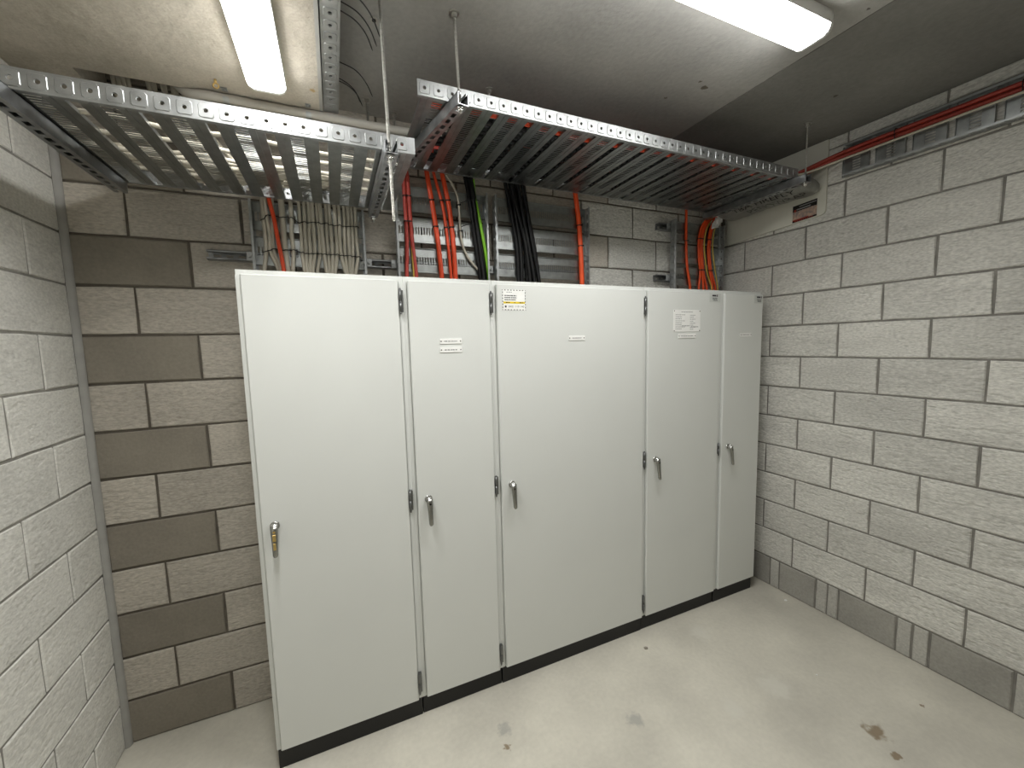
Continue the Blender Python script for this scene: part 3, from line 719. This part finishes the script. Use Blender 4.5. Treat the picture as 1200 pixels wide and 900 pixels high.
# corner tray
drop('slim orange cable alone at the left of the corner tray', [(3.208, 2.608), (3.210, 2.416), (3.222, 2.245), (3.254, 2.095)], .0088, M_ORG, yr=-.3, dx=.06, tie_z=(2.405,), tl='black cable tie on the slim corner cable')
def corner(label, prof, r, M, dy, group=None):
    y0 = yb - .004 - r - dy
    pts = [(prof[-1][0], y0, 2.016)] + [(x, y0, z) for x, z in prof[::-1]] + [(3.50, y0 - .09, 2.655), (3.505, -.30, 2.675), (3.51, -.45, 2.67)]
    return cable(label, pts, r, M, group)
cb1 = [(3.462, 2.600), (3.369, 2.533), (3.331, 2.425), (3.334, 2.309), (3.350, 2.193), (3.340, 2.092)]
sh = lambda pf, d, d2: [(x + d + (d2 if i == len(pf) - 1 else 0), z) for i, (x, z) in enumerate(pf)]
corner('left orange cable in the arching left bundle of the corner tray', cb1, .0078, M_ORG, 0, 'orange cables in the arching left bundle')
corner('middle orange cable in the arching left bundle of the corner tray', sh(cb1, .017, .022), .0078, M_ORG, .004, 'orange cables in the arching left bundle')
corner('right orange cable in the arching left bundle of the corner tray', sh(cb1, .034, .042), .0078, M_RED, 0, 'orange cables in the arching left bundle')
corner('thin yellow cable beside the arching left bundle of the corner tray', [(3.470, 2.600), (3.395, 2.49), (3.378, 2.40), (3.385, 2.312), (3.412, 2.195), (3.457, 2.096)], .0042, M_YEL, .010)
cb2 = [(3.490, 2.586), (3.440, 2.505), (3.420, 2.374), (3.428, 2.28), (3.442, 2.209), (3.470, 2.097)]
corner('left orange cable in the right bundle nearest the corner', cb2, .0078, M_ORG, .002, 'orange cables in the right corner bundle')
corner('right orange-red cable in the right bundle nearest the corner', sh(cb2, .017, .016), .0078, M_RED, 0, 'orange cables in the right corner bundle')
corner('thin yellow cable at the right of the corner bundle', [(3.495, 2.544), (3.462, 2.42), (3.468, 2.33), (3.488, 2.235), (3.522, 2.098)], .0042, M_YEL, .008)
for z, lb in ((2.428, 'upper'), (2.215, 'lower')):
    x = 3.331 if z > 2.3 else 3.348
    tie(lb + ' black cable tie on the arching left bundle', [(x, yb - .012, z, .0082), (x + .017, yb - .016, z, .0082), (x + .035, yb - .012, z, .0082)])
    x = 3.424 if z > 2.3 else 3.441
    tie(lb + ' black cable tie on the right corner bundle', [(x, yb - .014, z, .0082), (x + .017, yb - .012, z, .0082)])
# other cables resting in the upper tray
for i in range(11):
    y = -.19 - .040 * i; r = .0115
    pts = [(1.32 + .05 * (i % 4), y, ZBt + .0135)] + [(1.5 + .3 * j, y + rr.uniform(-.012, .012), ZBt + .0135 + rr.uniform(0, .003)) for j in range(1, 6)] + [(3.30, y + .01, ZBt + .0135)]
    cable('black cable lying along the higher overhead tray', pts, r, M_BLKC, 'black cables lying in the higher tray')
cable('orange-red cable lying along the front rail inside the higher tray', [(1.33, -.62, ZBt + .013), (1.6, -.64, ZBt + .013), (2.0, -.61, ZBt + .013), (2.6, -.635, ZBt + .013), (3.25, -.62, ZBt + .013)], .009, M_RED)
# right wall tray cables (frame of the skewed wall)
def wcable(label, pts, r, M, group=None):
    o = cable(label, pts, r, M, group); o.location = RW @ o.location; o.rotation_euler.z = SK; return o
wcable('upper orange-red cable, darkened for shade, along the right wall tray', [(-.19, -.50, 2.650), (-.12, -.60, 2.690), (-.055, -.74, 2.733), (-.030, -.9, 2.749), (-.030, -1.3, 2.750), (-.030, -1.9, 2.749), (-.030, -2.5, 2.750)], .0105, M_RED_SHADE, 'shade-darkened cables on the right wall tray')
wcable('lower orange-red cable, darkened for shade, along the right wall tray', [(-.19, -.47, 2.632), (-.12, -.58, 2.665), (-.055, -.72, 2.711), (-.026, -.9, 2.727), (-.026, -1.3, 2.728), (-.026, -1.9, 2.726), (-.026, -2.5, 2.727)], .0105, M_RED_SHADE, 'shade-darkened cables on the right wall tray')
wcable('thin pale cable below the shade-darkened ones on the right wall tray', [(-.24, -.64, 2.645), (-.16, -.66, 2.660), (-.06, -.80, 2.698), (-.047, -1.0, 2.704), (-.047, -1.5, 2.706), (-.047, -2.5, 2.705)], .0058, M_WHT)
for i, y in enumerate((-1.005, -1.42)):
    mb = MB().tube(spline([(-.012, y, 2.764), (-.032, y, 2.764), (-.044, y, 2.750), (-.042, y, 2.726), (-.036, y, 2.714), (-.012, y, 2.712)], 4), .0022, 6)
    o = tag(build(mb, 'cable_tie', M_TIE), '%s black cable tie around the shade-darkened wall tray cables' % ('farther' if i == 0 else 'nearer'), 'cable tie', 'black cable ties'); o.location = RW @ o.location; o.rotation_euler.z = SK
# tie tails and cables of the small tray on the lower ceiling's edge
for i, y0 in enumerate((-.885, -.835, -.80, -.565, -.470, -.455)):
    s = (1.0, .95, .85, 1.05, .65, .75)[i]
    tag(build(MB().tube(spline([(.995, y0 - .01, 2.722), (1.030, y0, 2.722), (1.030 + .045 * s, y0 + .02, 2.720), (1.030 + .08 * s, y0 + .055 * s, 2.708), (1.030 + .105 * s, y0 + .10 * s, 2.690)], 5), [.0019] * 20 + [.001], 6), 'cable_tie', M_TIE),
        'black cable tie tail curling out from the small ceiling tray', 'cable tie', 'tie tails on the small ceiling tray')
for i in range(3):
    cable('black cable inside the small ceiling tray', [(.985 + .014 * (i % 2), -.30, 2.722 + .018 * i), (.985 + .014 * (i % 2), -1.2, 2.722 + .018 * i), (.985 + .014 * (i % 2), -2.4, 2.722 + .018 * i)], .0072, M_BLKC, 'black cables in the small ceiling tray')

# ------------------------------------------------------------------ conduit on the soffit edge
c = thing('conduit', (.92, -.262, 2.665), 'pale grey conduit with two saddles along the lower ceiling edge', 'conduit')
pts = [(.40, -.12, 2.86), (.450, -.175, 2.755), (.50, -.236, 2.690), (.56, -.262, 2.681), (.64, -.262, 2.681), (.92, -.262, 2.681), (1.30, -.262, 2.681), (1.40, -.262, 2.681)]
build(MB().tube(spline(pts, 6), .0165, 14), 'pipe', M_PVC, c)
for x in (.628, .908):
    mb = MB(); q = []
    for i in range(13):
        a = math.pi * i / 12; q.append((-.262 + .0185 * math.cos(a), 2.681 - .0185 * math.sin(a)))
    for (ya, za), (yb2, zb) in zip(q[:-1], q[1:]):
        mb.add([(x - .010, ya, za), (x + .010, ya, za), (x + .010, yb2, zb), (x - .010, yb2, zb)], [(0, 1, 2, 3)])
    for sg in (-1, 1): mb.box((x - .010, -.262 + sg * .0185, ZS - .0025), (x + .010, -.262 + sg * .042, ZS - .0005)); mb.cyl((x, -.262 + sg * .031, ZS - .006), (x, -.262 + sg * .031, ZS - .002), .004, 8)
    build(mb, 'saddle', M_GALV, c)['label'] = 'galvanised conduit saddle'
mb = MB().cyl((.611, -.344, ZS - .012), (.611, -.344, ZS), .0045, 8)
mb.tube([(.611 + .009 * math.cos(a), -.344 + .004 * math.sin(a * .5), ZS - .020 + .009 * math.sin(a)) for a in [i * math.pi / 6 for i in range(13)]], .0026, 6)
tag(build(mb, 'ceiling_hook', M_BRASS), 'small brass eye hook on the rough ceiling by the lamp', 'hook')
mb = MB().tube([(1.141, -.617, ZC - .0005), (1.141, -.617, ZC - .004)], .013, 14).tube([(1.141, -.617, ZC - .004), (1.141, -.617, ZC - .007)], .007, 10, 1)
tag(build(mb, 'ceiling_anchor', [M_PVC, M_ANC]), 'small round anchor in the slab ceiling beside the hanger rod', 'anchor')

# ------------------------------------------------------------------ fire board, its label and the wrap at the penetration
root = thing('fire_board', RW @ V((-.008, -.37, 2.42)), 'white coated fire board around the cable opening on the right wall', 'board')
root.rotation_euler.z = SK; ORG[root.name] = V((-.008, -.37, 2.42))
poly = [(-.050, 2.403), (-.655, 2.440), (-.675, 2.443), (-.686, 2.452), (-.690, 2.466), (-.690, ZC - .003), (-.050, ZC - .003)]
build(MB().prism(poly, 0, -.014, -.001), 'board', M_BOARD, root)
mb = MB(); xf = -.0152
def q4(y0, y1, z0, z1, mi, o=0): mb.add([(xf - o, y0, z0 - (y0 + .507) * .06), (xf - o, y1, z0 - (y1 + .507) * .06), (xf - o, y1, z1 - (y1 + .507) * .06), (xf - o, y0, z1 - (y0 + .507) * .06)], [(0, 1, 2, 3)], mi)
q4(-.507, -.645, 2.436, 2.536, 0); q4(-.507, -.645, 2.500, 2.536, 1, .0004); q4(-.507, -.645, 2.436, 2.446, 1, .0004); q4(-.507, -.60, 2.446, 2.452, 2, .0004)
q4(-.545, -.640, 2.522, 2.527, 3, .0008); q4(-.530, -.610, 2.506, 2.513, 3, .0008); q4(-.515, -.528, 2.497, 2.512, 2, .0008)
for k in range(9): q4(-.520 - .012 * k, -.528 - .012 * k, 2.438, 2.444, 2, .0008)
build(mb, 'label_sticker', [M_PHOTO, M_LBLK, M_LRED, M_INKL], root)['label'] = 'small black and tan printed label'
# wrap: soft flattened roll lying between the higher tray's end and the board
def wrapS(s, th, off=0.):
    """s 0..1 along the roll from the back corner towards the camera, th around"""
    end = max(0., 1 - abs(2 * s - 1) ** 5) ** .5; lump = 1 + .10 * noise.noise(V((s * 7, math.cos(th) * 1.5, math.sin(th) * 1.5))) + .05 * noise.noise(V((s * 19, th * 2, 3)))
    a = .100 * (.55 + .45 * end) * lump + off; b = .052 * (.35 + .65 * end) * lump + off
    cx, cy, cz = -.150 + .045 * s * s, -.115 - .560 * s, 2.585 + .020 * s + .015 * math.sin(s * 3.1)
    ct, st = math.cos(th), math.sin(th)
    e = .75
    return V((cx + a * math.copysign(abs(ct) ** e, ct), cy, cz + b * math.copysign(abs(st) ** e, st) - .25 * (a * ct) * (0.6)))
mb = MB(); NS, NT = 34, 28; vs = []
for i in range(NS + 1):
    for k in range(NT): vs.append(wrapS(i / NS, 2 * math.pi * k / NT))
fs = [(i * NT + k, (i + 1) * NT + k, (i + 1) * NT + (k + 1) % NT, i * NT + (k + 1) % NT) for i in range(NS) for k in range(NT)]
fs += [list(range(NT)), list(range(NS * NT, NS * NT + NT))[::-1]]
mb.add(vs, fs, 0, True); mb.fixn = True
root = thing('fire_wrap', RW @ V((-.13, -.40, 2.52)), 'grey foil fire wrap bundled under the right end of the higher tray', 'fire wrap')
root.rotation_euler.z = SK; ORG[root.name] = V((-.13, -.40, 2.52))
build(mb, 'wrap', M_WRAP, root)
tm = MB()
for s, s0, s1, t0, t1 in (('TBA FIREFLY', .22, .88, 3.95, 4.35), ('PENOWRAP', .34, .93, 4.55, 4.90)):
    tv, tf = text_geo(s, 1.0); xmin = min(v[0] for v in tv); xmax = max(v[0] for v in tv); ymin = min(v[1] for v in tv); ymax = max(v[1] for v in tv)
    tm.add([wrapS(s0 + (v[0] - xmin) / (xmax - xmin) * (s1 - s0), t1 - (v[1] - ymin) / (ymax - ymin) * (t1 - t0), .0025) for v in tv], tf)
build(tm, 'print', M_LBLK, root)['label'] = 'black lettering'
# crumpled foil end
cr = MB(); vs = []; n1, n2 = 10, 12; rc = random.Random(11)
for i in range(n1 + 1):
    for k in range(n2):
        t = i / n1; r = .030 * (math.sin(math.pi * min(.97, max(.03, t))) ** .6) * rc.uniform(.65, 1.25)
        vs.append((-.215 + .05 * t + r * math.cos(2 * math.pi * k / n2), -.085 - .06 * t, 2.50 + .09 * t + r * math.sin(2 * math.pi * k / n2)))
cr.add(vs, [(i * n2 + k, i * n2 + (k + 1) % n2, (i + 1) * n2 + (k + 1) % n2, (i + 1) * n2 + k) for i in range(n1) for k in range(n2)] + [list(range(n2)), list(range(n1 * n2, n1 * n2 + n2))]); cr.fixn = True
build(cr, 'crumpled_end', mat('foil_crumpled', (.62, .62, .60), .4, metal=.3, var=.15, scale=20), root)['label'] = 'crumpled pale foil end'

# ------------------------------------------------------------------ crumbs on the floor
for (x, y, s, M, lb) in ((3.565, -.60, .010, M_LBL, 'tiny white chip on the floor at the foot of the right wall'), (2.449, -.536, .014, M_BLKD, 'small brown flake on the floor in front of the widest cabinet'),
                         (3.10, -1.05, .006, M_LBL, 'tiny pale crumb on the open floor')):
    mb = MB().prism([(x + s * (.6 + .5 * random.random()) * math.cos(a), y + s * (.5 + .5 * random.random()) * math.sin(a)) for a in [i * math.pi / 3 for i in range(6)]], 2, 0, .005)
    tag(build(mb, 'crumb', M), lb, 'debris')
